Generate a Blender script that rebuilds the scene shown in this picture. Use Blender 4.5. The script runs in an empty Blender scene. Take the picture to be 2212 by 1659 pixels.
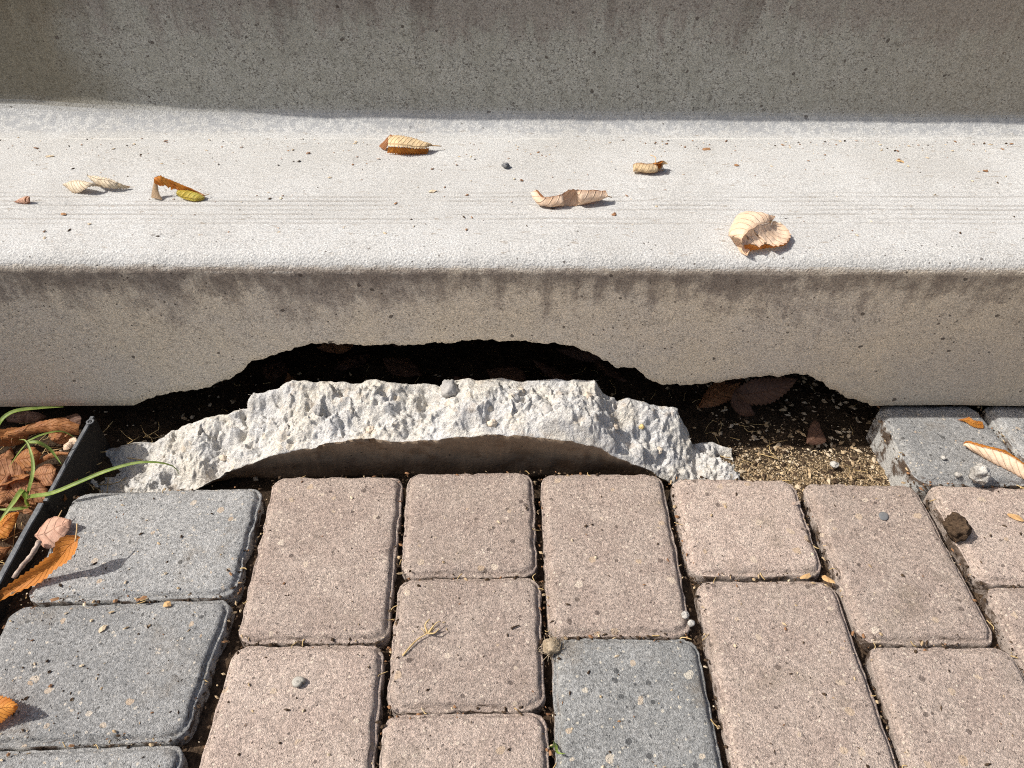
import bpy, bmesh, math, random
from mathutils import Vector, Matrix, noise
random.seed(7)
R = math.radians
S = bpy.context.scene
COL = S.collection

# ------------------------------------------------------------------ camera, sky, sun, exposure
CAM_H, PITCH, F = 0.7335, R(42.2), 1661.0          # metres, downward tilt, focal length (2212 px wide picture)
cam = bpy.data.objects.new('camera', bpy.data.cameras.new('camera')); COL.objects.link(cam)
cam.data.lens = 36*F/2212; cam.data.sensor_width = 36
cam.location = (0, 0, CAM_H); cam.rotation_euler = (R(90)-PITCH, 0, 0)
cam.data.clip_start = 0.01; cam.data.clip_end = 500
S.camera = cam
LIGHT = Vector((0.64, 0.038, -0.77)).normalized()   # direction the sunlight travels
sun_el = math.asin(-LIGHT.z); sun_az = math.atan2(-LIGHT.x, -LIGHT.y)
w = bpy.data.worlds.new('World'); S.world = w; w.use_nodes = True
wn = w.node_tree.nodes; sky = wn.new('ShaderNodeTexSky'); sky.sky_type = 'NISHITA'
sky.sun_disc = False; sky.sun_elevation = sun_el; sky.sun_rotation = sun_az
sky.air_density = 1.0; sky.dust_density = 5.0; sky.ozone_density = 0.7
w.node_tree.links.new(sky.outputs[0], wn['Background'].inputs[0]); wn['Background'].inputs[1].default_value = 0.105
sl = bpy.data.lights.new('sun', 'SUN'); sl.energy = 4.35; sl.angle = R(0.53); sl.color = (1.0, 0.962, 0.912)
so = bpy.data.objects.new('sun', sl); COL.objects.link(so); so.rotation_euler = LIGHT.to_track_quat('-Z', 'Y').to_euler()
vs = S.view_settings; vs.view_transform = 'Standard'; vs.look = 'None'; vs.gamma = 1; vs.use_curve_mapping = False
vs.exposure = 0.40
S.render.engine = 'CYCLES'; S.cycles.use_denoising = False; S.cycles.filter_width = 1.1; S.cycles.max_bounces = 8; S.cycles.diffuse_bounces = 5

# ------------------------------------------------------------------ helpers
FW = Vector((0, math.cos(PITCH), -math.sin(PITCH))); UP = Vector((0, math.sin(PITCH), math.cos(PITCH)))
def ray(px, py): return FW + Vector((1, 0, 0))*((px-1106)/F) - UP*((py-829.5)/F)
def on_z(px, py, z=0.0):
    d = ray(px, py); return Vector((0, 0, CAM_H)) + d*((z-CAM_H)/d.z)
ROT = -0.0075
LEAN = -0.12                                        # the riser leans out towards its nosing
def riser_y(z): return 0.7607 + LEAN*z
def on_riser(px, py):
    d = ray(px, py); t = (0.7607+LEAN*CAM_H)/(d.y - ROT*d.x - LEAN*d.z); return Vector((0, 0, CAM_H)) + d*t
def nz(p, s, o=4): return noise.fractal(Vector(p)*s, 1.0, 2.0, o)
def lerp(a, b, t): return a+(b-a)*t
def ss(a, b, x):
    t = min(1, max(0, (x-a)/(b-a))); return t*t*(3-2*t)
def interp(pts, x):
    if x <= pts[0][0]: return pts[0][1]
    for (a, b), (c, d) in zip(pts, pts[1:]):
        if x <= c: return lerp(b, d, (x-a)/(c-a)) if c > a else d
    return pts[-1][1]
def resample(P, n):
    """Catmull-Rom through the control points, n samples evenly spread by length"""
    P = [Vector(p) for p in P]
    if len(P) == 2: P = [P[0], (P[0]+P[1])/2, P[1]]
    Q = [P[0]*2-P[1]]+P+[P[-1]*2-P[-2]]; D = []
    for i in range(1, len(Q)-2):
        a, b, c, d = Q[i-1:i+3]
        for k in range(10):
            t = k/10; D.append(0.5*((2*b)+(c-a)*t+(2*a-5*b+4*c-d)*t*t+(3*b-a-3*c+d)*t*t*t))
    D.append(P[-1]); L = [0]
    for a, b in zip(D, D[1:]): L.append(L[-1]+(b-a).length)
    out = []; j = 0
    for i in range(n):
        s = L[-1]*i/(n-1)
        while j < len(L)-2 and L[j+1] < s: j += 1
        g = L[j+1]-L[j]; out.append(D[j].lerp(D[j+1], (s-L[j])/g if g > 1e-9 else 0))
    return out
def link(o, parent=None):
    COL.objects.link(o)
    if parent: o.parent = parent
    return o
def tag(o, label=None, cat=None, group=None, kind=None):
    for k, v in (('label', label), ('category', cat), ('group', group), ('kind', kind)):
        if v: o[k] = v
    return o
def mesh_obj(name, verts, faces, mats, parent=None, smooth=True, uvs=None, mi=None):
    me = bpy.data.meshes.new(name); me.from_pydata([tuple(v) for v in verts], [], faces)
    for m in (mats if isinstance(mats, (list, tuple)) else [mats]): me.materials.append(m)
    if smooth: me.polygons.foreach_set('use_smooth', [True]*len(me.polygons))
    if mi: me.polygons.foreach_set('material_index', mi)
    if uvs:
        uv = me.uv_layers.new(name='UVMap'); li = [0]*len(me.loops); me.loops.foreach_get('vertex_index', li)
        flat = []
        for i in li: flat += uvs[i]
        uv.data.foreach_set('uv', flat)
    me.update()
    return link(bpy.data.objects.new(name, me), parent)
def empty(name, loc=(0, 0, 0)):
    o = bpy.data.objects.new(name, None); o.empty_display_size = 0.02; o.location = loc; return link(o)
def tube(pts, rads, n=6, base=0):
    V, Fc = [], []
    P = [Vector(p) for p in pts]
    for i, p in enumerate(P):
        t = (P[min(i+1, len(P)-1)]-P[max(i-1, 0)]).normalized()
        a = t.orthogonal().normalized(); b = t.cross(a)
        if i and V:
            a0 = (V[-n]-P[i-1]); a = (a0-t*a0.dot(t)).normalized(); b = t.cross(a)
        r = rads[i] if isinstance(rads, (list, tuple)) else rads
        V += [p+(a*math.cos(2*math.pi*k/n)+b*math.sin(2*math.pi*k/n))*r for k in range(n)]
    for i in range(len(P)-1):
        for k in range(n):
            Fc.append([base+i*n+k, base+i*n+(k+1) % n, base+(i+1)*n+(k+1) % n, base+(i+1)*n+k])
    Fc.append([base+k for k in range(n)][::-1]); Fc.append([base+(len(P)-1)*n+k for k in range(n)])
    return V, Fc

# ------------------------------------------------------------------ node helper
class NT:
    def __init__(s, name):
        s.m = bpy.data.materials.new(name); s.m.use_nodes = True; s.t = s.m.node_tree
        s.b = s.t.nodes['Principled BSDF']; s.out = s.t.nodes['Material Output']
        g = s.t.nodes.new('ShaderNodeNewGeometry'); s.pos = g.outputs['Position']; s.nrm = g.outputs['True Normal']; s.geo = g
    def put(s, sock, v):
        if isinstance(v, bpy.types.NodeSocket): s.t.links.new(v, sock)
        elif isinstance(v, (tuple, list)):
            sock.default_value = (*v, 1) if len(v) == 3 and sock.type == 'RGBA' else v
        else: sock.default_value = v
    def math(s, op, a, b=0.0, c=0.0):
        n = s.t.nodes.new('ShaderNodeMath'); n.operation = op
        s.put(n.inputs[0], a); s.put(n.inputs[1], b); s.put(n.inputs[2], c); return n.outputs[0]
    def add(s, a, b): return s.math('ADD', a, b)
    def mul(s, a, b): return s.math('MULTIPLY', a, b)
    def sub(s, a, b): return s.math('SUBTRACT', a, b)
    def mx(s, a, b): return s.math('MAXIMUM', a, b)
    def ramp(s, x, a, b, c=0.0, d=1.0):
        n = s.t.nodes.new('ShaderNodeMapRange'); n.interpolation_type = 'SMOOTHSTEP'
        for i, v in enumerate((x, a, b, c, d)): s.put(n.inputs[i], v)
        return n.outputs[0]
    def scale(s, v, k):
        n = s.t.nodes.new('ShaderNodeVectorMath'); n.operation = 'MULTIPLY'; s.put(n.inputs[0], v); s.put(n.inputs[1], k); return n.outputs[0]
    def vadd(s, v, k):
        n = s.t.nodes.new('ShaderNodeVectorMath'); n.operation = 'ADD'; s.put(n.inputs[0], v); s.put(n.inputs[1], k); return n.outputs[0]
    def noise(s, sc, det=3, rough=0.55, v=None, dist=0.0, color=False):
        n = s.t.nodes.new('ShaderNodeTexNoise'); s.put(n.inputs['Vector'], v or s.pos)
        n.inputs['Scale'].default_value = sc; n.inputs['Detail'].default_value = det
        n.inputs['Roughness'].default_value = rough; n.inputs['Distortion'].default_value = dist
        return n.outputs[1 if color else 0]
    def voro(s, sc, feat='F1', v=None, rnd=1.0):
        n = s.t.nodes.new('ShaderNodeTexVoronoi'); n.feature = feat; s.put(n.inputs['Vector'], v or s.pos)
        n.inputs['Scale'].default_value = sc; n.inputs['Randomness'].default_value = rnd
        if feat == 'DISTANCE_TO_EDGE': return n.outputs['Distance']
        x = s.t.nodes.new('ShaderNodeSeparateColor'); s.t.links.new(n.outputs['Color'], x.inputs[0])
        return n.outputs['Distance'], x.outputs[0], x.outputs[1], x.outputs[2]
    def xyz(s, v):
        n = s.t.nodes.new('ShaderNodeSeparateXYZ'); s.put(n.inputs[0], v); return n.outputs
    def mix(s, f, a, b, mode='MIX'):
        n = s.t.nodes.new('ShaderNodeMix'); n.data_type = 'RGBA'; n.blend_type = mode
        s.put(n.inputs[0], f); s.put(n.inputs[6], a); s.put(n.inputs[7], b); return n.outputs[2]
    def gain(s, c, k):
        """multiply a colour by a scalar socket"""
        n = s.t.nodes.new('ShaderNodeVectorMath'); n.operation = 'SCALE'; s.put(n.inputs[0], c); s.put(n.inputs[3], k); return n.outputs[0]
    def warp(s, amt, sc, v=None):
        n = s.noise(sc, 2, 0.5, v, color=True); n = s.vadd(n, (-.5, -.5, -.5)); return s.vadd(v or s.pos, s.scale(n, (amt, amt, amt)))
    def bump(s, h, dist, strength=1.0, prev=None):
        n = s.t.nodes.new('ShaderNodeBump'); n.inputs['Strength'].default_value = strength
        n.inputs['Distance'].default_value = dist; s.put(n.inputs['Height'], h)
        if prev: s.t.links.new(prev, n.inputs['Normal'])
        return n.outputs[0]
    def done(s, col, rough=0.9, nrm=None, spec=0.25):
        s.put(s.b.inputs['Base Color'], col); s.put(s.b.inputs['Roughness'], rough); s.b.inputs['Specular IOR Level'].default_value = spec
        if nrm: s.t.links.new(nrm, s.b.inputs['Normal'])
        return s.m

ZT = 0.258            # lower tread height
RN = 0.020            # nosing radius
Y_BACK = 1.0434        # where the tread meets the cove
# ------------------------------------------------------------------ materials
def mat_concrete():
    n = NT('cast_concrete'); X, Y, Z = n.xyz(n.pos); NX, NY, NZ = n.xyz(n.nrm)
    flat = n.ramp(NZ, .75, .95); face = n.sub(1, n.ramp(NZ, .1, .55)); upper = n.ramp(Y, .92, .98); lowr = n.mul(n.sub(1, upper), face)
    big = n.noise(7, 6, .65); med = n.noise(48, 5, .7)
    col = n.mix(n.ramp(big, .35, .65), (.402, .396, .374), (.452, .449, .430))
    col = n.mix(n.mul(upper, face), col, n.mix(n.ramp(med, .35, .65), (.335, .325, .28), (.405, .395, .35)))
    col = n.mix(lowr, col, n.mix(n.ramp(big, .3, .65), (.76, .665, .51), (.70, .635, .53)))
    wp = n.warp(.007, 75)
    # fine dark speckle and a net of hairlines on the vertical faces
    amt = n.add(n.mul(upper, .5), n.mul(n.ramp(Z, .05, .2), .5))
    fine = n.noise(390, 3, .75, n.scale(wp, (.8, 1, 1.1)))
    fth = n.sub(.615, n.mul(n.ramp(med, .35, .62), .075))
    sp = n.mul(n.ramp(n.sub(fine, fth), .0, .06), face)
    col = n.mix(n.mul(sp, n.add(.34, n.mul(amt, .42))), col, (.07, .055, .045))
    edge = n.voro(135, 'DISTANCE_TO_EDGE', n.warp(.016, 95))
    net = n.mul(n.sub(1, n.ramp(edge, .0, .10)), n.ramp(n.noise(120, 3, .6), .44, .60))
    col = n.mix(n.mul(net, n.mul(face, n.add(.20, n.mul(amt, .42)))), col, (.065, .053, .045))
    # run-off dirt below each nosing
    drop = n.mx(n.mul(n.ramp(Z, .10, .24), n.sub(1, upper)), n.mul(n.ramp(Z, .30, .47, 0, 1.35), upper))
    streak = n.noise(1, 4, .62, n.scale(n.warp(.006, 25), (55, 55, 6)))
    blot = n.noise(3.2, 3, .6)
    st = n.mul(n.ramp(n.add(n.mul(streak, .45), n.add(n.mul(med, .42), n.add(n.mul(blot, .42), n.mul(drop, .26)))), .80, .96), face)
    col = n.mix(n.mul(st, .48), col, (.20, .16, .14))
    dr = n.mul(n.ramp(n.noise(1, 3, .55, n.scale(n.warp(.012, 20), (26, 26, 1.3))), .53, .64), n.mul(upper, n.mul(face, n.ramp(n.add(Z, n.mul(n.sub(med, .5), .1)), .33, .47))))
    col = n.mix(n.mul(dr, .55), col, (.115, .09, .075))
    top = n.mul(n.ramp(n.add(Z, n.mul(n.sub(n.add(n.mul(streak, .6), n.mul(med, .6)), .6), .10)), .194, .242), lowr)
    col = n.mix(n.mul(top, .62), col, (.15, .12, .10))
    # darker left end of the upper step, browner right end
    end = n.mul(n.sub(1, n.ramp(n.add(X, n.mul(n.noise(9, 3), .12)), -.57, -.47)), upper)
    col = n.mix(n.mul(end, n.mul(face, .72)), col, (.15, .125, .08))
    rgt = n.mul(n.ramp(n.add(X, n.mul(big, .3)), .38, .90), face)
    col = n.mix(n.mul(rgt, .42), col, (.27, .22, .16))
    # bug holes
    d, r1, r2, r3 = n.voro(62, 'F1', wp)
    hole = n.mul(n.math('LESS_THAN', d, n.mul(n.ramp(r1, .72, 1.0), .165)), n.sub(1, n.mul(n.mul(flat, n.ramp(Y, .77, .80)), .95)))
    d2, q1, q2, q3 = n.voro(170, 'F1', wp)
    hole2 = n.mul(n.math('LESS_THAN', d2, n.mul(n.ramp(q1, .72, 1.0), .21)), n.sub(1, n.mul(n.mul(flat, n.ramp(Y, .765, .80)), .9)))
    hl = n.mx(hole, hole2)
    col = n.mix(n.mul(hl, .82), col, (.075, .06, .05))
    # tread: brushed grooves, dusty spots, pale sand grains
    groove = n.math('SINE', n.mul(n.add(Y, n.mul(n.noise(4, 3), .004)), 2*math.pi/.0108))
    band = n.add(n.mul(n.mul(n.ramp(Y, .795, .82), n.sub(1, n.ramp(Y, .875, .90))), .9), .10)
    gr = n.mul(n.mul(n.ramp(groove, .1, 1), band), n.mul(flat, n.ramp(n.noise(1, 4, .65, n.scale(n.pos, (7, 60, 1))), .35, .6)))
    brush = n.noise(1, 4, .75, n.scale(n.pos, (60, 330, 40)))
    col = n.mix(n.mul(gr, .55), col, (.27, .25, .22))
    col = n.mix(n.mul(n.mul(n.ramp(brush, .50, .66), flat), .38), col, (.33, .31, .28))
    grain = n.noise(520, 2, .65)
    col = n.gain(col, n.ramp(grain, .34, .66, .74, 1.18))
    dst = n.mul(n.ramp(n.noise(150, 3, .75, n.scale(n.pos, (.4, 1, 1))), .625, .68), flat)
    col = n.mix(n.mul(dst, .55), col, (.21, .17, .125))
    # cove: mottled grey laitance
    cove = n.mul(n.ramp(Y, Y_BACK-.004, Y_BACK+.006), n.mul(n.sub(1, n.ramp(Z, ZT+.014, ZT+.030)), n.ramp(Z, ZT+.0002, ZT+.004)))
    col = n.mix(n.mul(n.mul(cove, n.ramp(n.noise(95, 4, .75), .47, .54)), .6), col, (.26, .265, .27))
    seam = n.mul(n.sub(1, n.ramp(n.math('ABSOLUTE', n.sub(Y, n.add(Y_BACK-.0005, n.mul(n.sub(med, .5), .010)))), .0, .0026)), n.mul(flat, n.ramp(n.noise(9, 4), .42, .62)))
    col = n.mix(n.mul(seam, .45), col, (.66, .64, .58))
    # relief
    h = n.add(n.mul(grain, .55), n.mul(fine, .5))
    h = n.sub(h, n.mul(gr, .9)); h = n.sub(h, n.mul(n.mul(brush, flat), .8)); h = n.sub(h, n.mul(hl, 2.0))
    near = n.mul(n.sub(1, n.ramp(Y, .74, .81)), n.ramp(NZ, .05, .3))
    h = n.add(h, n.mul(n.noise(330, 2, .5), n.mul(near, 1.15)))
    b = n.bump(h, .0012, .95)
    return n.done(col, .92, b, .2)

def mat_paver(name, c1, c2, dark, speck, side=(.36, .31, .27)):
    n = NT(name); oi = n.t.nodes.new('ShaderNodeObjectInfo').outputs['Random']
    v = n.vadd(n.pos, n.mix(oi, (0, 0, 0), (5, 9, 3))); NZ = n.xyz(n.nrm)[2]
    med = n.noise(24, 6, .68, v)
    col = n.mix(n.ramp(med, .35, .68), c1, c2)
    col = n.gain(col, n.ramp(oi, 0, 1, .86, 1.08))
    wv = n.warp(.0035, 150, v)
    g1 = n.noise(720, 3, .75, v); d, r1, r2, r3 = n.voro(420, 'F1', wv)
    col = n.gain(col, n.ramp(r1, 0, 1, .80, 1.20))
    col = n.gain(col, n.ramp(g1, .34, .66, .68, 1.30))
    d4, t1, t2, t3 = n.voro(260, 'F1', wv)
    col = n.mix(n.mul(n.math('LESS_THAN', d4, n.mul(n.ramp(t2, .80, 1), .42)), .8), col, speck)
    d5, u1, u2, u3 = n.voro(58, 'F1', n.warp(.010, 80, v))
    peb = n.math('LESS_THAN', d5, n.mul(n.ramp(u1, .58, 1), .27))
    col = n.mix(n.mul(peb, .8), col, n.mix(u2, speck, (.50, .37, .25)))
    pit = n.ramp(n.noise(280, 3, .75, n.vadd(v, (7, 7, 7))), .63, .69)
    pit2 = n.math('LESS_THAN', n.voro(70, 'F1', n.vadd(wv, (3, 3, 3)))[0], n.mul(n.ramp(n.noise(31, 2, .5, v), .47, .66), .21))
    pt = n.mx(pit, pit2)
    col = n.mix(n.mul(pt, .7), col, dark)  # pits coloured dark to paint in their micro shadows
    col = n.mix(n.mul(n.ramp(n.noise(9, 7, .74, n.vadd(v, (2, 5, 1))), .53, .70), .50), col, (.21, .17, .125))
    sd = n.sub(1, n.ramp(NZ, .1, .6))
    col = n.mix(sd, col, n.mix(n.ramp(n.noise(38, 5, .7), .44, .58), side, (.10, .07, .05)))
    h = n.add(n.mul(g1, 1.1), n.add(n.mul(n.noise(230, 4, .7, v), .8), n.sub(n.mul(peb, .35), n.mul(pt, .9))))
    return n.done(col, .88, n.bump(h, .0030, .95), .25)

def mat_soil(name='soil'):
    n = NT(name); X, Y, Z = n.xyz(n.pos)
    col = n.mix(n.ramp(n.noise(30, 5, .7), .35, .65), (.028, .019, .012), (.07, .048, .03))
    sand = n.mul(n.mul(n.ramp(n.add(X, n.mul(n.noise(14, 4), .1)), .28, .38), n.sub(1, n.ramp(X, .56, .60))),
                 n.sub(1, n.ramp(n.add(Y, n.mul(n.noise(25, 4), .03)), .728, .752)))
    g = n.noise(380, 3, .7)
    sc = n.mix(n.ramp(g, .35, .7), (.10, .07, .04), (.40, .295, .175))
    col = n.mix(n.mul(sand, n.ramp(n.noise(60, 4), .28, .45)), col, sc)
    col = n.gain(col, n.ramp(g, .3, .7, .65, 1.35))
    b = n.bump(n.add(g, n.noise(110, 4, .7)), .006, .9)
    return n.done(col, .97, b, .1)

def mat_broken():
    n = NT('broken_concrete'); wp = n.warp(.006, 60)
    col = n.mix(n.ramp(n.noise(18, 5, .65), .35, .65), (.60, .56, .485), (.55, .54, .52))
    g = n.noise(330, 4, .75); col = n.gain(col, n.ramp(g, .3, .7, .74, 1.15))
    d, r1, r2, r3 = n.voro(75, 'F1', wp)
    st = n.mul(n.math('LESS_THAN', d, n.mul(n.ramp(r1, .70, 1), .40)), .55)
    col = n.mix(st, col, n.mix(r2, (.40, .38, .36), (.62, .52, .38)))
    col = n.mix(n.mul(n.ramp(n.noise(40, 4), .60, .70), .4), col, (.42, .33, .24))
    b = n.bump(n.add(n.mul(g, .5), n.add(n.noise(120, 5, .7), n.mul(st, .5))), .005, .9)
    return n.done(col, .95, b, .15)

def mat_chunk_face():
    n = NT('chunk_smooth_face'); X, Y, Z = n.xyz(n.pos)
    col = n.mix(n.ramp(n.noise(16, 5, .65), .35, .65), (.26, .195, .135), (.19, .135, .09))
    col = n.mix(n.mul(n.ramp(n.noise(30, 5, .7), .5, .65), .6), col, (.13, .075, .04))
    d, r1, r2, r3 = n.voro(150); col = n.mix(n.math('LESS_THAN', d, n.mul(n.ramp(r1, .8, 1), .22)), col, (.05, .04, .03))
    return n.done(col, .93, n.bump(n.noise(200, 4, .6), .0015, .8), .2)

def mat_leaf(name, c, c2, vein, back=None, spots=.25, trans=.3, veins=11, slope=.55):
    n = NT(name); uvn = n.t.nodes.new('ShaderNodeUVMap').outputs[0]; U, V, _ = n.xyz(uvn)      # U along, V -1..1 across
    av = n.math('ABSOLUTE', V)
    ph = n.math('FRACT', n.mul(n.add(n.sub(U, n.mul(av, slope*.32)), n.mul(n.noise(30, 2), .012)), veins))
    vn = n.sub(1, n.ramp(n.math('ABSOLUTE', n.sub(ph, .5)), .0, .13)); mid = n.sub(1, n.ramp(av, .0, .07))
    vv = n.mx(n.mul(vn, .75), mid)
    col = n.mix(n.ramp(n.noise(70, 4, .65), .35, .65), c, c2)
    col = n.mix(n.mul(vv, .6), col, vein)
    col = n.mix(n.mul(n.ramp(n.noise(160, 4, .7), .58, .68), spots), col, (c[0]*.3, c[1]*.22, c[2]*.2))
    col = n.mix(n.mul(n.ramp(av, .82, 1.0), .45), col, (c[0]*.55, c[1]*.42, c[2]*.35))
    if back: col = n.mix(n.geo.outputs['Backfacing'], col, n.mix(n.mul(vv, .5), back, vein))
    b = n.bump(n.add(vv, n.mul(n.noise(250, 3, .6), .7)), .0011, .8)
    n.done(col, .62, b, .3)
    tr = n.t.nodes.new('ShaderNodeBsdfTranslucent'); n.put(tr.inputs[0], n.gain(col, 1.25)); mx = n.t.nodes.new('ShaderNodeMixShader')
    mx.inputs[0].default_value = trans; n.t.links.new(n.b.outputs[0], mx.inputs[1]); n.t.links.new(tr.outputs[0], mx.inputs[2])
    n.t.links.new(mx.outputs[0], n.out.inputs[0]); return n.m

def mat_plain(name, c, c2, rough=.8, sc=120, bd=.001, spec=.3, trans=0):
    n = NT(name); col = n.mix(n.ramp(n.noise(sc, 4, .65), .35, .65), c, c2)
    n.done(col, rough, n.bump(n.noise(sc*2, 3, .6), bd, .8), spec)
    if trans:
        tr = n.t.nodes.new('ShaderNodeBsdfTranslucent'); n.put(tr.inputs[0], col); mx = n.t.nodes.new('ShaderNodeMixShader')
        mx.inputs[0].default_value = trans; n.t.links.new(n.b.outputs[0], mx.inputs[1]); n.t.links.new(tr.outputs[0], mx.inputs[2])
        n.t.links.new(mx.outputs[0], n.out.inputs[0])
    return n.m

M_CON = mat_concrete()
M_PINK = mat_paver('pink_paver', (.425, .335, .280), (.500, .408, .342), (.07, .05, .042), (.68, .58, .47), (.42, .35, .30))
M_GREY = mat_paver('grey_paver', (.315, .314, .305), (.385, .381, .366), (.05, .048, .045), (.62, .56, .47), (.50, .49, .46))
M_CHAR = mat_paver('charcoal_paver', (.285, .287, .277), (.38, .378, .362), (.03, .032, .035), (.62, .57, .47))
M_SOIL = mat_soil(); M_BROKEN = mat_broken(); M_FACE = mat_chunk_face()
L_TAN = mat_leaf('tan_leaf', (.68, .49, .335), (.75, .575, .42), (.52, .345, .21), spots=.12, trans=.22)
L_CREAM = mat_leaf('cream_leaf', (.62, .51, .36), (.70, .60, .45), (.26, .17, .10), (.35, .24, .14))
L_STRAW = mat_leaf('straw_leaf', (.66, .49, .28), (.72, .56, .34), (.38, .24, .11), (.38, .17, .05))
L_ORANGE = mat_leaf('orange_leaf', (.50, .17, .025), (.62, .27, .05), (.36, .10, .02), (.55, .21, .04), trans=.42)
L_YELLOW = mat_leaf('yellow_leaf', (.50, .36, .05), (.42, .36, .07), (.36, .26, .06), (.45, .33, .06), spots=.15)
L_PINK = mat_leaf('pinkish_leaf', (.52, .29, .20), (.60, .38, .27), (.46, .25, .17), (.35, .17, .10), veins=5)
L_RUST = mat_leaf('rust_leaf', (.31, .125, .045), (.40, .18, .065), (.30, .09, .02), (.42, .16, .04), trans=.35)
L_BROWN = mat_leaf('brown_leaf', (.30, .13, .06), (.40, .19, .085), (.22, .09, .04), (.34, .15, .06), spots=.45)
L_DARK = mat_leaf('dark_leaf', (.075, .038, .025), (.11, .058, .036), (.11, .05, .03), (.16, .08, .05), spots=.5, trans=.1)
M_GRASS = mat_plain('grass_green', (.13, .20, .03), (.27, .34, .08), .5, 60, .0003, .4, .35)
M_PALE = mat_plain('grass_base', (.45, .48, .12), (.36, .42, .08), .5, 60, .0003, .4, .3)
def mat_plastic():
    n = NT('black_plastic'); NZ = n.xyz(n.nrm)[2]; up = n.ramp(NZ, .3, .8)
    col = n.mix(n.noise(120, 4, .65), (.012, .010, .009), (.026, .020, .015))
    col = n.mix(up, col, n.mix(n.ramp(n.noise(90, 4, .7), .4, .65), (.085, .089, .094), (.135, .14, .143)))  # upward faces painted paler for the sunlight on their worn plastic
    return n.done(col, n.add(.75, n.mul(up, -.22)), n.bump(n.noise(240, 3), .0012, .8), .3)
M_PLASTIC = mat_plastic()
M_STONE = mat_plain('white_stone', (.46, .44, .40), (.24, .225, .205), .9, 110, .006, .2)
M_STEM = mat_plain('leaf_stem', (.50, .34, .17), (.42, .26, .12), .7, 90, .0005)
M_TWIG = mat_plain('twig_bark', (.42, .34, .28), (.26, .19, .15), .85, 160, .001)
M_STRAWM = mat_plain('dry_straw', (.50, .37, .18), (.36, .25, .11), .8, 50, .0004)
M_CLOD = mat_plain('soil_clod', (.035, .023, .015), (.085, .057, .036), .97, 160, .004, .1)
M_SAND = mat_plain('sand_grain', (.46, .35, .21), (.26, .18, .105), .9, 60, .0005)
M_SHELL = mat_plain('snail_shell', (.34, .32, .28), (.24, .22, .18), .55, 80, .0006)
M_DARKST = mat_plain('dark_pebble', (.10, .105, .11), (.15, .15, .15), .7, 90, .0005)
M_FLAKE = mat_plain('leaf_flake', (.30, .16, .075), (.20, .10, .05), .8, 60, .0005, .3, .1)
M_DUST = mat_plain('dust_ball', (.36, .29, .20), (.22, .17, .11), .95, 200, .002)
M_FIBRE = mat_plain('fibre', (.55, .50, .42), (.40, .36, .30), .7, 90, .0003)

# ------------------------------------------------------------------ ground, pavement bed
def ground():
    V, Fc = [], []
    xs = [-30, -8, -3, -1.6]+[-1.25+i*.0125 for i in range(201)]+[1.6, 3, 8, 30]
    ys = [-30, -8, -2, -.2]+[.0+i*.0125 for i in range(96)]+[1.6, 3, 8, 30]
    for y in ys:
        for x in xs:
            z = -.062
            if abs(x) < 1.3 and 0 <= y < 1.2:
                z += nz((x, y, 0), 9, 4)*.007 + nz((x, y, 3), 40, 3)*.003
                z += .028*ss(-.52, -.60, x)*ss(.80, .70, y)              # planting bed stands a little higher
                z += .010*math.exp(-((x-.47)/.10)**2)*ss(.76, .66, y)       # heap of bedding sand
            V.append((x, y, z))
    nx = len(xs)
    for j in range(len(ys)-1):
        for i in range(nx-1): Fc.append([j*nx+i, j*nx+i+1, (j+1)*nx+i+1, (j+1)*nx+i])
    return tag(mesh_obj('ground', V, Fc, M_SOIL), kind='structure')
GROUND = ground()

def pit_z(x, y):
    z = -.062+nz((x, y, 0), 9, 4)*.007+nz((x, y, 3), 40, 3)*.003
    return z+.028*ss(-.52, -.60, x)*ss(.80, .70, y)+.010*math.exp(-((x-.47)/.10)**2)*ss(.76, .66, y)

def bed():
    """jointing sand under the pavers, its top about two centimetres below theirs"""
    V, Fc = [], []; a = [on_z(40, 1100), on_z(2500, 1075)]
    nx, ny = 110, 50
    for j in range(ny+1):
        for i in range(nx+1):
            x = lerp(-.62, 1.0, i/nx); yb = .612
            y = lerp(-.35, yb, j/ny)
            V.append((x, y, -.024+nz((x, y, 1), 26, 4)*.013 - (.03 if j == ny else 0)))
    for j in range(ny):
        for i in range(nx): Fc.append([j*(nx+1)+i, j*(nx+1)+i+1, (j+1)*(nx+1)+i+1, (j+1)*(nx+1)+i])
    return tag(mesh_obj('pavement', V, Fc, M_CLOD), kind='structure')
PAVE = bed()

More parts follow.
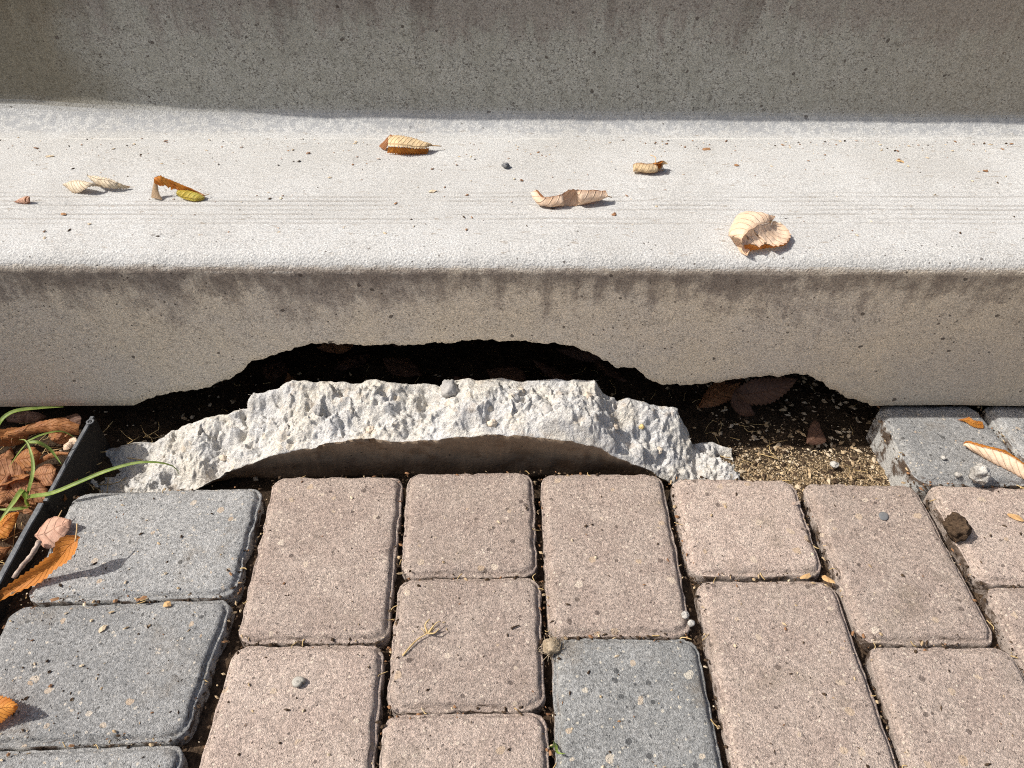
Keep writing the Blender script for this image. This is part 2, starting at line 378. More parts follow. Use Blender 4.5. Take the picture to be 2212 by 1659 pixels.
RINGS = [(0, -.060), (0, -.030), (.0001, -.0115), (.0006, -.0072), (.0022, -.0062), (.0034, -.0069), (.0044, -.0053), (.0058, -.0030), (.0074, -.0012), (.0100, -.0004), (.016, 0)]
def paver(q, mat, rc=.017, tilt=0.0, label=None, rough=1.0):
    """q: the four corners TL, TR, BR, BL of the top face on the ground"""
    tl, tr, br, bl = [Vector(p) for p in q]
    W = ((tr-tl).length+(br-bl).length)/2; H = ((tl-bl).length+(tr-br).length)/2
    W -= .0004; H += .0014; c = (tl+tr+br+bl)/4; sd = random.random()*50
    def at(x, y):
        u = x/(W+.0004)+.5; v = y/(H-.0014)+.5; return bl.lerp(br, u).lerp(tl.lerp(tr, u), v)-c
    def outline(ins, seg=10, nl=26):
        a, b, r = W/2-ins, H/2-ins, max(rc-ins*.55, .004); pts = []
        for (sx, sy, a0) in ((1, 1, 0), (-1, 1, 90), (-1, -1, 180), (1, -1, 270)):
            cx, cy = sx*(a-r), sy*(b-r)
            for k in range(seg): 
                t = R(a0+90*k/(seg-1)); pts.append((cx+r*math.cos(t), cy+r*math.sin(t)))
            nxt = {0: (-(a-r), b), 90: (-a, -(b-r)), 180: (a-r, -b), 270: (a, b-r)}[a0]
            p0 = pts[-1]
            for k in range(1, nl): pts.append((lerp(p0[0], nxt[0], k/nl), lerp(p0[1], nxt[1], k/nl)))
        return pts
    V, Fc = [], []; n = None
    rings = RINGS+[(.028, 0), (.045, 0), (.062, 0)]
    for i, (ins, z) in enumerate(rings):
        P = outline(min(ins, min(W, H)/2-.006)); n = len(P)
        for (x, y) in P:
            p = at(x, y); k = 1 if i < 10 else .4
            e = nz((p.x+sd, p.y, z*.5), 55, 4)*.0017*k*rough + nz((p.x+sd, p.y, z), 240, 2)*.0011*k*rough
            rr = math.hypot(x, y); p = p*(1+e/max(rr, .02))
            zz = z+(nz((p.x, p.y+sd, 0), 28, 4)*.0011+nz((p.x, p.y+sd, z*9), 170, 2)*.0007 if i > 1 else 0)+tilt*x
            V.append((p.x, p.y, zz))
    for i in range(len(rings)-1):
        for k in range(n): Fc.append([i*n+k, i*n+(k+1) % n, (i+1)*n+(k+1) % n, (i+1)*n+k])
    m = (len(rings)-1)*n; V.append((0, 0, sum(V[m+k][2] for k in range(n))/n)); Fc += [[m+k, m+(k+1) % n, len(V)-1] for k in range(n)]
    o = mesh_obj('paver', V, Fc, mat, PAVE); o.location = c
    if label: o['label'] = label
    return o
def pq(*p): return [on_z(*a) for a in p]
PAVERS = [
 (((160, 1060), (570, 1047), (505, 1282), (45, 1295)), M_GREY), (((22, 1305), (503, 1288), (396, 1594), (-130, 1612)), M_GREY),
 (((-136, 1622), (402, 1602), (290, 1960), (-330, 1985)), M_GREY),
 (((590, 1026), (872, 1022), (838, 1379), (505, 1384)), M_PINK), (((503, 1390), (832, 1386), (785, 1920), (343, 1925)), M_PINK),
 (((878, 1018), (1153, 1014), (1163, 1237), (863, 1241)), M_PINK), (((858, 1246), (1168, 1240), (1180, 1528), (830, 1532)), M_PINK),
 (((827, 1537), (1184, 1532), (1200, 1915), (790, 1918)), M_PINK),
 (((1166, 1018), (1432, 1018), (1500, 1366), (1184, 1369)), M_PINK), (((1192, 1374), (1508, 1374), (1622, 1918), (1206, 1920)), M_CHAR),
 (((1448, 1026), (1716, 1032), (1787, 1238), (1492, 1236)), M_PINK), (((1502, 1248), (1803, 1250), (1965, 1702), (1592, 1700)), M_PINK),
 (((1733, 1038), (1980, 1042), (2166, 1384), (1862, 1384)), M_PINK), (((1872, 1391), (2185, 1393), (2495, 1924), (2048, 1922)), M_PINK),
 (((2002, 1042), (2270, 1050), (2400, 1257), (2118, 1257)), M_PINK), (((2125, 1262), (2415, 1264), (2700, 1702), (2350, 1700)), M_PINK),
 (((1893, 868), (2106, 870), (2252, 1043), (1984, 1037)), M_GREY), (((2120, 870), (2330, 872), (2530, 1048), (2262, 1043)), M_GREY),
 (((2285, 1052), (2560, 1058), (2830, 1390), (2500, 1386)), M_PINK),
]
for q, m in PAVERS:
    paver(pq(*q), m, tilt=random.uniform(-.012, .012), label={M_CHAR: 'darkest charcoal paver among the pink ones'}.get(m))
def off_frame():
    """the same paving goes on towards the viewer, below the frame"""
    for k, x0 in enumerate((-.30, -.137, .025, .187, .35, .512, .674)):
        y = (.17, .165, .17, .165, .245, .175, .25)[k]
        for j in range(2):
            h = .225; m = M_PINK if (k+j) % 4 else M_CHAR
            xl = x0+.006+.003*(j+1); paver([Vector((xl, y-.004, 0)), Vector((xl+.150, y-.004, 0)), Vector((xl+.150, y-h, 0)), Vector((xl, y-h, 0))], m); y -= h+.003
    for j in range(2):
        y = .16-j*.154; paver([Vector((-.53, y, 0)), Vector((-.305, y, 0)), Vector((-.303, y-.15, 0)), Vector((-.528, y-.15, 0))], M_GREY)
off_frame()

def bounce_paving():
    """pale slabs on the viewer's side of the paving, where the viewer stands"""
    V, Fc = [], []
    for (x0, y0, x1, y1) in ((-.62, -9, 9, -.36), (.85, -.36, 9, .60)):
        o = len(V); V += [(x0, y0, -.006), (x1, y0, -.006), (x1, y1, -.006), (x0, y1, -.006)]; Fc.append([o, o+1, o+2, o+3])
    n = NT('bounce_slab'); col = n.mix(n.noise(6, 4, .6), (.58, .53, .45), (.64, .59, .52))
    return tag(mesh_obj('bounce_paving', V, Fc, n.done(col, .9, n.bump(n.noise(300), .001)), smooth=False), kind='structure')
bounce_paving()

# ------------------------------------------------------------------ stairs
EDGE_PX = [(-400, 881), (0, 880), (100, 879), (200, 878), (290, 877), (330, 858), (390, 848), (450, 838), (480, 825), (520, 805), (545, 783), (600, 765), (640, 752),
 (700, 742), (760, 745), (800, 748), (850, 745), (900, 747), (950, 742), (1000, 738), (1060, 735), (1110, 738), (1150, 742), (1190, 741), (1240, 750), (1290, 772),
 (1330, 792), (1370, 797), (1400, 820), (1430, 832), (1500, 833), (1560, 825), (1620, 815), (1680, 815), (1720, 808), (1750, 812), (1775, 828), (1800, 845),
 (1840, 862), (1880, 878), (1950, 877), (2050, 876), (2212, 879), (2700, 880)]
EDGE = [(p.x, p.z) for p in (on_riser(*e) for e in EDGE_PX)]
def broken(x): return ss(-.52, -.46, x)*ss(.52, .47, x)
def edge_z(x):
    b = broken(x)
    return interp(EDGE, x)+nz((x, 0, 0), 34, 4)*.0045*b+nz((x, 2, 0), 150, 3)*.0015*(.3+b)+nz((x, 6, 0), 70, 3)*.0030*b
COLS = [-2.2, -1.6, -1.2, -1.0]+[-.86+i*.0025 for i in range(689)]+[1.0, 1.2, 1.6, 2.2]
def cove_r(x): return interp([(-.9, .052), (-.70, .048), (-.60, .042), (-.42, .0365), (.1, .035), (.9, .031)], x)
STAIRS = tag(empty('concrete_stairs', (0, .9, 0)), 'pale cast concrete stairs with a hole broken through the bottom edge of the lowest riser', 'stairs')
def sheet(prof, name):
    """prof(x) -> list of (y, z); every list has the same length"""
    V, Fc = [], []; n = None
    for x in COLS:
        P = prof(x); n = len(P)
        for (y, z) in P: V.append((x, y+ROT*x-.9, z))
    for i in range(len(COLS)-1):
        for k in range(n-1): Fc.append([i*n+k, (i+1)*n+k, (i+1)*n+k+1, i*n+k+1])
    return V, Fc, n
def lower_prof(x):
    ze = edge_z(x); y0 = riser_y(ze); yn = riser_y(ZT-RN); P = []; b = broken(x)
    P += [(y0+.17, .125), (y0+.125, ze*.2+.10)]
    for k in range(7, 0, -1):                                         # rough broken underside
        t = k/7; P.append((y0+.10*t, ze+.012*t*b+nz((x, t*.1, 5), 45, 4)*.008*b*min(1, t*3)))
    P.append((y0+.0012, ze+.0005))
    for k in range(16):
        z = lerp(ze+.0015, ZT-RN, k/15); P.append((riser_y(z)+nz((x, 0, z), 14, 3)*.0006+nz((x, 0, z), 90, 2)*.0002, z))
    for k in range(1, 13):                                            # nosing
        a = R(180-90*k/12); rr = RN+nz((x, a*.02, 0), 60, 3)*.0006
        P.append((yn+RN+rr*math.cos(a), ZT-RN+rr*math.sin(a)))
    for k in range(1, 40):
        y = lerp(yn+RN, Y_BACK, k/39); P.append((y, ZT+nz((x*.5, y, 0), 16, 3)*.0007*min(1, (39-k)/3)))
    return P
def upper_prof(x):
    r = cove_r(x); P = []
    for k in range(13):
        a = R(-90+90*k/12); P.append((Y_BACK+r*math.cos(a)*1.0, ZT+r+r*math.sin(a)))
    y0 = Y_BACK+r; zt2 = ZT+.235; yn = y0-.100*(zt2-RN-ZT-r)
    for k in range(1, 15):
        z = lerp(ZT+r, zt2-RN, k/14); P.append((lerp(y0, yn, k/14)+nz((x, 3, z), 10, 3)*.0012*min(1, k/4)+nz((x, 3, z), 90, 2)*.0002, z))
    for k in range(1, 9):
        a = R(180-90*k/8); P.append((yn+RN+RN*math.cos(a), zt2-RN+RN*math.sin(a)))
    P += [(y0+.30, zt2), (1.40, zt2+.001), (1.38, zt2+.21), (1.40, zt2+.235), (2.1, zt2+.235), (2.1, -.2), (1.25, -.2), (1.16, .08), (1.00, .125)]
    return P
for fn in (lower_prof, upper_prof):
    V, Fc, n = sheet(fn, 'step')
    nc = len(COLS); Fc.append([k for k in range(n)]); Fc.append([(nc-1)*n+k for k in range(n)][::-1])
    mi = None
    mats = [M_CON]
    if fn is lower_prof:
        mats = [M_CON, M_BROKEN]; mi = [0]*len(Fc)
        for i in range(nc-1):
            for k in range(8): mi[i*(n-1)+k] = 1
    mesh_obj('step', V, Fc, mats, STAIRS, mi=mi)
# unseen side walls added under the stairs so no light leaks into the hollow
def box(x0, x1, y0, y1, z0, z1):
    V = [(x, y, z) for x in (x0, x1) for y in (y0, y1) for z in (z0, z1)]
    return V, [[0, 1, 3, 2], [4, 6, 7, 5], [0, 4, 5, 1], [2, 3, 7, 6], [0, 2, 6, 4], [1, 5, 7, 3]]
for x0 in (-1.9, 1.8):
    V, Fc = box(x0, x0+.1, .79-.9, 1.2-.9, -.2, .21); mesh_obj('leak_wall', V, Fc, M_CON, STAIRS, smooth=False)

# ------------------------------------------------------------------ the broken-off piece
FRONT_PX = [(250, 1075), (330, 1068), (400, 1055), (440, 1046), (480, 1030), (545, 1002), (600, 984), (700, 962), (780, 947), (870, 955), (950, 950), (1000, 943), (1060, 939), (1150, 942),
 (1220, 950), (1280, 964), (1330, 988), (1390, 1014), (1440, 1042), (1490, 1075), (1585, 1085)]
BACK_PX = [(232, 992), (300, 965), (345, 932), (420, 905), (520, 880), (530, 852), (580, 840), (620, 823), (700, 823), (760, 829), (800, 820), (860, 829), (950, 831), (980, 820),
 (1040, 819), (1130, 822), (1200, 820), (1290, 822), (1310, 848), (1340, 866), (1370, 859), (1440, 878), (1475, 884), (1492, 925), (1500, 958), (1560, 970), (1585, 990)]
def on_y(px, py, y):
    d = ray(px, py); return Vector((0, 0, CAM_H))+d*(y/d.y)
CH = Vector((0, .70, -.06))
def chunk():
    fr = [(p.x, p.z) for p in (on_y(a, b, .662) for a, b in FRONT_PX)]
    bk = [(p.x, p.z) for p in (on_y(a, b, .742) for a, b in BACK_PX)]
    x0, x1 = -.560, .306; nx, nt = 760, 74; V, Fc, mi = [], [], []
    per = None
    for i in range(nx+1):
        u = i/nx; x = lerp(x0, x1, u)
        endt = min(1, min(u, 1-u)*30)                        # taper to the tips
        zf, zb = interp(fr, x*.985+.0), interp(bk, x*1.03-.0)
        zf += nz((x, 0, 0), 50, 4)*.003; zb += nz((x, 9, 0), 40, 4)*.004
        zf = max(zf, -.055); zb = max(zb, -.05)
        yf = .662-.013*ss(-.36, -.44, x)+.012*(1-endt)+nz((x, 4, 0), 8, 2)*.001; yb = .742-.012*(1-endt)+nz((x, 5, 0), 30, 3)*.004
        P = []
        P.append((yf+.04, -.066))
        for k in range(9): 
            z = lerp(-.064, zf, k/8); P.append((yf+.026*(1-k/8)+nz((x, 0, z), 18, 4)*.0035+nz((x, 3, z), 90, 3)*.0007, z))
        for k in range(1, nt):
            t = k/nt; y = lerp(yf, yb, t); z = lerp(zf, zb, t); wgt = min(1, t*7, (1-t)*9)
            q = (x, y, 0)
            d = nz(q, 11, 3)*.021+nz(q, 30, 3)*.010*(1+nz(q, 9, 1))+abs(nz(q, 48, 4))*-.009*(.8+1.4*nz((x, y, 5), 12, 2))+.002
            c1 = noise.voronoi(Vector((x+nz(q, 60, 2)*.006, y, 0))*62)[0]; d += ss(.45, .1, c1[0])*.0045*(1 if noise.cell(Vector((x, y, 0))*20) > -.2 else -.7)
            c2 = noise.voronoi(Vector((x, y+nz(q, 90, 2)*.004, 7))*150)[0]; d += ss(.5, .1, c2[0])*.0014
            d += nz(q, 95, 4)*.0034*(1+.9*nz((x, y, 9), 14, 1))+nz(q, 260, 2)*.0012
            d = max(-.02, min(d, lerp(.016, .007, ss(.55, .9, t))))
            P.append((y+nz((x, y, 8), 60, 3)*.003*wgt, z+d*wgt+.004*math.sin(t*math.pi)))
        P.append((yb, zb))
        for k in range(1, 5): P.append((yb+nz((x, k, 4), 60, 3)*.003, lerp(zb, -.066, k/4)))
        per = len(P)
        for (y, z) in P: V.append(Vector((x+(nz((x, y, z), 60, 3)*.003), y, z))-CH)
    for i in range(nx):
        for k in range(per-1):
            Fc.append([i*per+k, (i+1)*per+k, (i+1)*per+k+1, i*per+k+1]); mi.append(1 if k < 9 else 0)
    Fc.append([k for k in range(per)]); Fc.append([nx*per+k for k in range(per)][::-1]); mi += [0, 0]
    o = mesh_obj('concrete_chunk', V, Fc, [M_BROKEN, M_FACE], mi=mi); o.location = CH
    return tag(o, 'long arched chunk of concrete with rough white broken top, lying before the hole', 'concrete chunk'), V, per, nx
CHUNK, CV, per, cnx = chunk()
def chunk_pt(u, t):
    return CV[int(u*cnx)*per+10+int(t*72)]+CH
def fibres():
    V, Fc = [], []
    for k in range(70):
        u = random.choice((random.uniform(.1, .97), random.uniform(.70, .97))); t = random.random()
        p = chunk_pt(u, t)-CH; d = Vector((random.uniform(-1, 1), random.uniform(-1, 1), random.uniform(.2, 1))).normalized()*random.uniform(.003, .008)
        s = Vector((random.uniform(-1, 1), random.uniform(-1, 1), 0))*.003
        v, f = tube(resample([p-Vector((0, 0, .001)), p+d*.5+s, p+d], 6), .00022, 4, len(V)); V += v; Fc += f
    return tag(mesh_obj('fibres', V, Fc, M_FIBRE, CHUNK), kind='stuff')
fibres()

# ------------------------------------------------------------------ rocks and crumbs
def rock(c, r, mat, name, label, cat, group=None, sub=3, squash=(1, 1, .7), amp=.35, fs=1.3, parent=None):
    bm = bmesh.new(); bmesh.ops.create_icosphere(bm, subdivisions=sub, radius=1); sd = Vector((random.random()*40, random.random()*40, 3))
    rt = Matrix.Rotation(random.random()*6, 3, 'Z')
    for v in bm.verts:
        cell = noise.voronoi(v.co*fs+sd)[0][0]
        k = 1+amp*(cell-.45)+amp*.35*noise.fractal(v.co*3+sd, 1, 2, 3)
        v.co = rt @ Vector((v.co.x*squash[0], v.co.y*squash[1], v.co.z*squash[2]))*k*r
    zm = min(v.co.z for v in bm.verts)
    for v in bm.verts: v.co.z -= zm
    me = bpy.data.meshes.new(name); bm.to_mesh(me); bm.free(); me.materials.append(mat)
    me.polygons.foreach_set('use_smooth', [sub > 2]*len(me.polygons))
    o = link(bpy.data.objects.new(name, me), parent); o.location = c
    return tag(o, label, cat, group)

def aggregate():
    mats = [mat_plain('grey_stone', (.40, .385, .36), (.30, .285, .265), .85, 90, .002), mat_plain('yellow_stone', (.62, .47, .20), (.50, .37, .16), .85, 90, .002), mat_plain('buff_stone', (.58, .50, .40), (.48, .40, .31), .85, 90, .002)]
    for (u, t, r, m) in ((.555, .78, .0125, 0), (.845, .66, .0040, 1), (.80, .45, .0050, 2), (.70, .35, .009, 0), (.62, .2, .006, 2), (.36, .55, .0075, 0), (.44, .25, .0055, 2), (.27, .6, .006, 0), (.76, .75, .0065, 2), (.87, .4, .0055, 2), (.20, .4, .005, 2), (.66, .82, .005, 2), (.32, .28, .0045, 0)):
        rock(chunk_pt(u, t)-CH-Vector((0, 0, r*1.05)), r, mats[m], 'aggregate_stone', None, None, parent=CHUNK, squash=(1, .8, .85), amp=.6, fs=1.9)
aggregate()
# ------------------------------------------------------------------ leaves
def loft(patch, n=34, m=8):
    """patch: dict L, R (lists of world points), bulge along the normal, optional M (midrib); returns verts, faces, uvs"""
    L = resample(patch['L'], n); Rr = resample(patch['R'], n); Md = resample(patch['M'], n) if 'M' in patch else None
    b = patch.get('b', .0); ser = patch.get('ser', .0009); ser = ser if isinstance(ser, tuple) else (ser, ser); V, Fc, U = [], [], []; sd = random.random()*30
    for i in range(n):
        t = i/(n-1); l, r = L[i], Rr[i]; md = Md[i] if Md else (l+r)/2
        tang = (L[min(i+1, n-1)]+Rr[min(i+1, n-1)]-L[max(i-1, 0)]-Rr[max(i-1, 0)])
        ac = (l-r); nn = tang.cross(ac); nn = nn.normalized() if nn.length > 1e-9 else Vector((0, 0, 1))
        if nn.z < 0: nn = -nn
        saw = ((i % 2)*2-1)*min(1, 6*t, 6*(1-t))
        wd = ac.length; fade = min(1, wd/.012)
        for k in range(2*m+1):
            s = k/m-1                                                  # -1 = L edge, +1 = R edge
            p = md.lerp(l, -s) if s < 0 else md.lerp(r, s)
            if not Md: p = l.lerp(r, (s+1)/2)
            v0, v1 = patch.get('v', (-1, 1)); vv = lerp(v0, v1, (s+1)/2)
            arch = (1-s*s) if not Md else 4*abs(s)*(1-abs(s))
            bb = b if not isinstance(b, tuple) else (b[0] if s < 0 else b[1])
            p = p+nn*(bb*arch)
            p = p+nn*fade*(patch.get('cor', .00030)*math.sin(2*math.pi*(patch.get('nv', 11)*(t-abs(vv)*.18)))*(1-abs(s)**4)+nz((p.x*1, p.y, sd), 120, 2)*patch.get('w', .0009))
            if abs(s) > .99: p = p+ac.normalized()*(saw*(ser[0] if s < 0 else -ser[1])) if wd > 1e-5 else p
            V.append(p); U.append((t, vv))
    c = 2*m+1
    for i in range(n-1):
        for k in range(c-1): Fc.append([i*c+k, i*c+k+1, (i+1)*c+k+1, (i+1)*c+k])
    return V, Fc, U
def leaf(label, patches, stem=None, base=None, group='fallen leaves lying on the step and the paving', cat='leaf', name='dead_leaf'):
    """patches: list of (material, patch); the blade is one mesh, the stalk a part"""
    V, Fc, U, mi, mats = [], [], [], [], []
    for m, p in patches:
        v, f, u = loft(p); o = len(V); V += v; U += u; Fc += [[i+o for i in q] for q in f]
        if m not in mats: mats.append(m)
        mi += [mats.index(m)]*len(f)
    c = sum(V, Vector())/len(V); c.z = min(p.z for p in V)
    if stem:
        root = empty(name, c); b = mesh_obj('blade', [p-c for p in V], Fc, mats, root, uvs=U, mi=mi)
        pts = resample([p-c for p in stem[0]], 8); sv, sf = tube(pts, [stem[1]*(1-.35*k/7) for k in range(8)], 6); mesh_obj('stalk', sv, sf, M_STEM, root)
    else:
        root = mesh_obj(name, [p-c for p in V], Fc, mats, uvs=U, mi=mi); root.location = c
    return tag(root, label, cat, group)
def T(fx, fy, zb):
    """crop pixels and a height in millimetres -> world point over the level zb"""
    return lambda pts: [on_z(fx(p[0]), fy(p[1]), zb+p[2]*.001) for p in pts]
t5 = T(lambda x: 88.5+x/5, lambda y: 230+y/5, ZT+.0008)
t6 = T(lambda x: 778.6+x/3.571, lambda y: 256.6+y/3.571, ZT+.0008)
t7 = T(lambda x: 1486.5+x/6.25, lambda y: 424.7+y/6.25, ZT+.0008)
t4 = T(lambda x: 707.9+x/2.778, lambda y: y/2.778, ZT+.0008)
t8 = T(lambda x: 1858+x/6.25, lambda y: 867.1+y/6.25, .0008)
tp = T(lambda x: x/2.778, lambda y: 1061.8+y/2.778, .0008)       # lower left crop
tb = T(lambda x: x/5.208, lambda y: 840.6+y/5.208, 0)            # bed crop
td = T(lambda x: x, lambda y: y, ZT+.0006)
tg = T(lambda x: x, lambda y: y, .0006)

leaf('pale cream leaf twisted like a bow tie with dark veins, left on the tread', [
 (L_CREAM, dict(L=t5([(240, 850, 4), (330, 802, 9), (450, 800, 13), (560, 835, 11), (645, 866, 4)]), R=t5([(240, 852, 4), (295, 890, 2), (345, 930, 0), (420, 926, 2), (485, 885, 9), (560, 862, 10), (645, 868, 4)]), b=.003, v=(-.1, 1), nv=7)),
 (L_CREAM, dict(L=t5([(505, 745, 12), (610, 755, 15), (740, 780, 14), (840, 825, 10), (955, 880, 2)]), R=t5([(505, 750, 12), (560, 810, 8), (640, 865, 4), (740, 882, 5), (860, 890, 1), (955, 885, 1)]), b=.003, v=(-.3, 1), nv=9))])
leaf('orange leaf curled on its side with a ragged hole and a yellow flap', [
 (L_ORANGE, dict(L=t5([(1225, 765, 24), (1290, 746, 27), (1345, 772, 25), (1450, 815, 21), (1560, 865, 15), (1690, 930, 7), (1765, 968, 3)]), R=t5([(1228, 835, 17), (1300, 862, 13), (1350, 850, 14), (1375, 878, 10), (1430, 870, 12), (1480, 905, 9), (1600, 905, 8), (1700, 945, 4), (1765, 975, 2)]), b=.002, ser=.0007, v=(0, 1))),
 (L_CREAM, dict(L=t5([(1222, 800, 20), (1205, 880, 11), (1190, 985, 1)]), R=t5([(1262, 850, 16), (1272, 920, 8), (1310, 1008, .5)]), b=.002, v=(.4, 1))),
 (L_YELLOW, dict(ser=.0004, L=t5([(1480, 905, 9), (1560, 900, 9), (1640, 905, 8), (1710, 940, 6), (1770, 985, 2)]), R=t5([(1462, 950, 6), (1520, 990, 2.5), (1590, 1010, 1.5), (1660, 1022, 1), (1740, 1012, .5), (1770, 990, 1)]), b=.003, v=(-1, .2), nv=6)),
 (L_ORANGE, dict(L=t5([(1405, 840, 16), (1440, 835, 16), (1480, 850, 14)]), R=t5([(1400, 905, 9), (1440, 890, 10), (1490, 905, 9)]), b=.001, v=(.3, .9)))],
 stem=(t5([(1690, 932, 6), (1760, 960, 4), (1825, 943, 3)]), .0006))
leaf('straw coloured leaf with raised veins and brown tip, nearest the upper riser', [
 (L_STRAW, dict(L=t6([(228, 128, 16), (300, 126, 18), (400, 146, 16), (490, 176, 12), (552, 202, 8)]), R=t6([(212, 205, 13), (290, 214, 14), (350, 217, 13), (430, 227, 10), (500, 226, 9), (552, 208, 7)]), b=.003, ser=.0016, v=(-1, .15))),
 (L_ORANGE, dict(L=t6([(215, 215, 11), (300, 218, 9), (420, 228, 7), (530, 226, 4)]), R=t6([(205, 262, 1), (310, 272, .5), (420, 272, .5), (515, 270, .5)]), b=-.001, ser=.0016, v=(0, 1))),
 (L_BROWN, dict(L=t6([(232, 120, 18), (182, 172, 9), (146, 210, 1)]), R=t6([(272, 150, 15), (222, 195, 9), (190, 243, .5)]), b=.003, v=(-.5, .5)))],
 stem=(t6([(470, 205, 9), (550, 206, 7), (625, 211, 5)]), .0011))
leaf('tan leaf rolled into a boat shape with pale ribs and an upturned left tip', [
 (L_TAN, dict(L=t6([(1350, 548, 16), (1400, 606, 14), (1480, 602, 15), (1560, 580, 17), (1612, 546, 21), (1700, 549, 21), (1800, 553, 19), (1895, 560, 15)]), R=t6([(1352, 556, 14), (1385, 630, 4), (1440, 662, .5), (1540, 672, 0), (1640, 672, 0), (1730, 656, .5), (1830, 626, 3), (1902, 580, 10)]), b=-.007, v=(-1, 0), nv=9, ser=.0006)),
 (L_BROWN, dict(L=t6([(1350, 548, 16), (1400, 606, 14), (1480, 602, 15), (1560, 580, 17), (1612, 546, 21), (1700, 549, 21), (1800, 553, 19), (1895, 560, 15)]), R=t6([(1360, 566, 12), (1420, 616, 8), (1500, 622, 4), (1580, 618, 2), (1650, 606, 2), (1730, 596, 3), (1820, 588, 6), (1898, 570, 12)]), b=.002, v=(1, 0)))],
 stem=(t6([(1860, 610, 5), (1900, 598, 7), (1940, 606, 4)]), .001))
leaf('large cupped tan leaf like a shell near the front edge of the tread', [
 (L_TAN, dict(L=t7([(1130, 335, 16), (1040, 345, 17), (970, 295, 15), (880, 250, 12), (740, 238, 9), (655, 255, 7), (610, 340, 5), (568, 440, 4), (572, 550, 3), (640, 640, 1), (690, 730, 0), (790, 800, 0)]),
   R=t7([(1130, 340, 16), (1050, 362, 22), (950, 380, 26), (870, 425, 27), (800, 470, 26), (745, 540, 23), (716, 620, 17), (715, 690, 10), (745, 745, 5), (800, 800, 0)]), b=.008, v=(-1, 0), nv=10, ser=0.0, cor=.0004)),
 (L_TAN, dict(L=t7([(1130, 340, 16), (1050, 362, 22), (950, 380, 26), (870, 425, 27), (800, 470, 26), (745, 540, 23), (718, 640, 15)]),
   R=t7([(1140, 335, 15), (1230, 350, 12), (1330, 430, 9), (1385, 510, 7), (1350, 590, 8), (1290, 640, 9), (1140, 668, 10), (1060, 612, 12), (960, 680, 10), (890, 640, 12), (730, 655, 13)]), b=-.006, v=(0, 1), nv=8, ser=(0.0, .0009), w=.0022)),
 (L_ORANGE, dict(L=t7([(1385, 515, 6), (1350, 600, 7), (1280, 642, 8), (1060, 640, 9), (960, 672, 9), (840, 645, 12), (722, 660, 12)]),
   R=t7([(1370, 560, 3), (1330, 620, 3), (1260, 670, 3), (1080, 690, 4), (960, 715, 4), (850, 730, 3), (760, 765, 2)]), b=-.001, v=(.2, 1), w=.0015))],
 stem=(t7([(1110, 350, 18), (1130, 318, 18), (1118, 285, 19)]), .0012))
leaf('little tan leaf rolled into a tube with a hooked stalk, behind the boat shaped leaf', [
 (L_STRAW, dict(L=t4([(1832, 990, 11), (1860, 978, 14), (1930, 985, 14), (1990, 970, 15), (2018, 965, 13)]), R=t4([(1835, 1022, 1), (1880, 1032, 0), (1950, 1038, 0), (2000, 1018, 3), (2016, 985, 8)]), b=-.006, v=(-1, .2), nv=5)),
 (L_BROWN, dict(L=t4([(1832, 990, 11), (1860, 978, 14), (1930, 985, 14), (1990, 970, 15), (2018, 965, 13)]), R=t4([(1850, 1000, 4), (1890, 1005, 1), (1950, 1003, 1), (2000, 992, 4), (2016, 980, 8)]), b=.002, v=(0, 1))),
 (L_ORANGE, dict(L=t4([(1940, 985, 13), (1985, 980, 16), (2018, 968, 13)]), R=t4([(1958, 1034, 1), (1990, 1010, 7), (2012, 992, 7)]), b=.004, w=.003, v=(-.5, .5)))],
 stem=(t4([(1965, 985, 12), (1968, 945, 14), (1935, 930, 14)]), .0007))
leaf('small shrivelled pinkish leaf at the far left end of the tread', [
 (L_PINK, dict(L=td([(33, 436, 1), (42, 430, 4), (55, 425, 7), (64, 424, 9)]), R=td([(34, 438, .5), (45, 439, 1), (56, 440, 1), (65, 435, 4)]), b=.002)),
 (L_BROWN, dict(L=td([(53, 427, 8), (60, 424, 9), (65, 425, 8)]), R=td([(54, 440, .5), (60, 440, .5), (66, 437, 2)]), b=.001))])
leaf('narrow tan leaf with close veins and rusty rim on the right grey paver', [
 (L_TAN, dict(L=t8([(1398, 570, 7), (1450, 556, 10), (1560, 590, 13), (1700, 625, 15), (1860, 665, 17), (2000, 720, 18), (2150, 810, 17), (2330, 950, 12), (2480, 1120, 4)]), R=t8([(1400, 588, 5), (1480, 650, 3), (1600, 722, 2), (1800, 832, 1), (2000, 932, 1), (2220, 1052, 1), (2370, 1120, 2), (2480, 1135, 2)]), b=.003, v=(0, 1), nv=14, ser=.0005)),
 (L_ORANGE, dict(L=t8([(1398, 560, 8), (1450, 532, 12), (1550, 556, 14), (1700, 598, 14), (1850, 632, 15), (1950, 655, 15), (2010, 700, 14), (2130, 780, 12), (2330, 930, 9), (2480, 1120, 4)]), R=t8([(1398, 572, 7), (1450, 557, 10), (1560, 591, 13), (1700, 626, 15), (1860, 666, 17), (2000, 721, 18), (2150, 811, 17), (2330, 951, 12), (2480, 1121, 4)]), b=.001, v=(-1, 0), ser=.0012))])
leaf('orange scrap of leaf in the edge of the step shadow on the grey paver', [
 (L_ORANGE, dict(L=t8([(1310, 250, 1), (1430, 225, 6), (1470, 212, 9), (1540, 255, 8), (1650, 270, 5)]), R=t8([(1315, 252, 1), (1420, 275, 2), (1480, 320, 1), (1570, 355, .5), (1665, 365, .5)]), b=.001, ser=.0008, nv=4))])
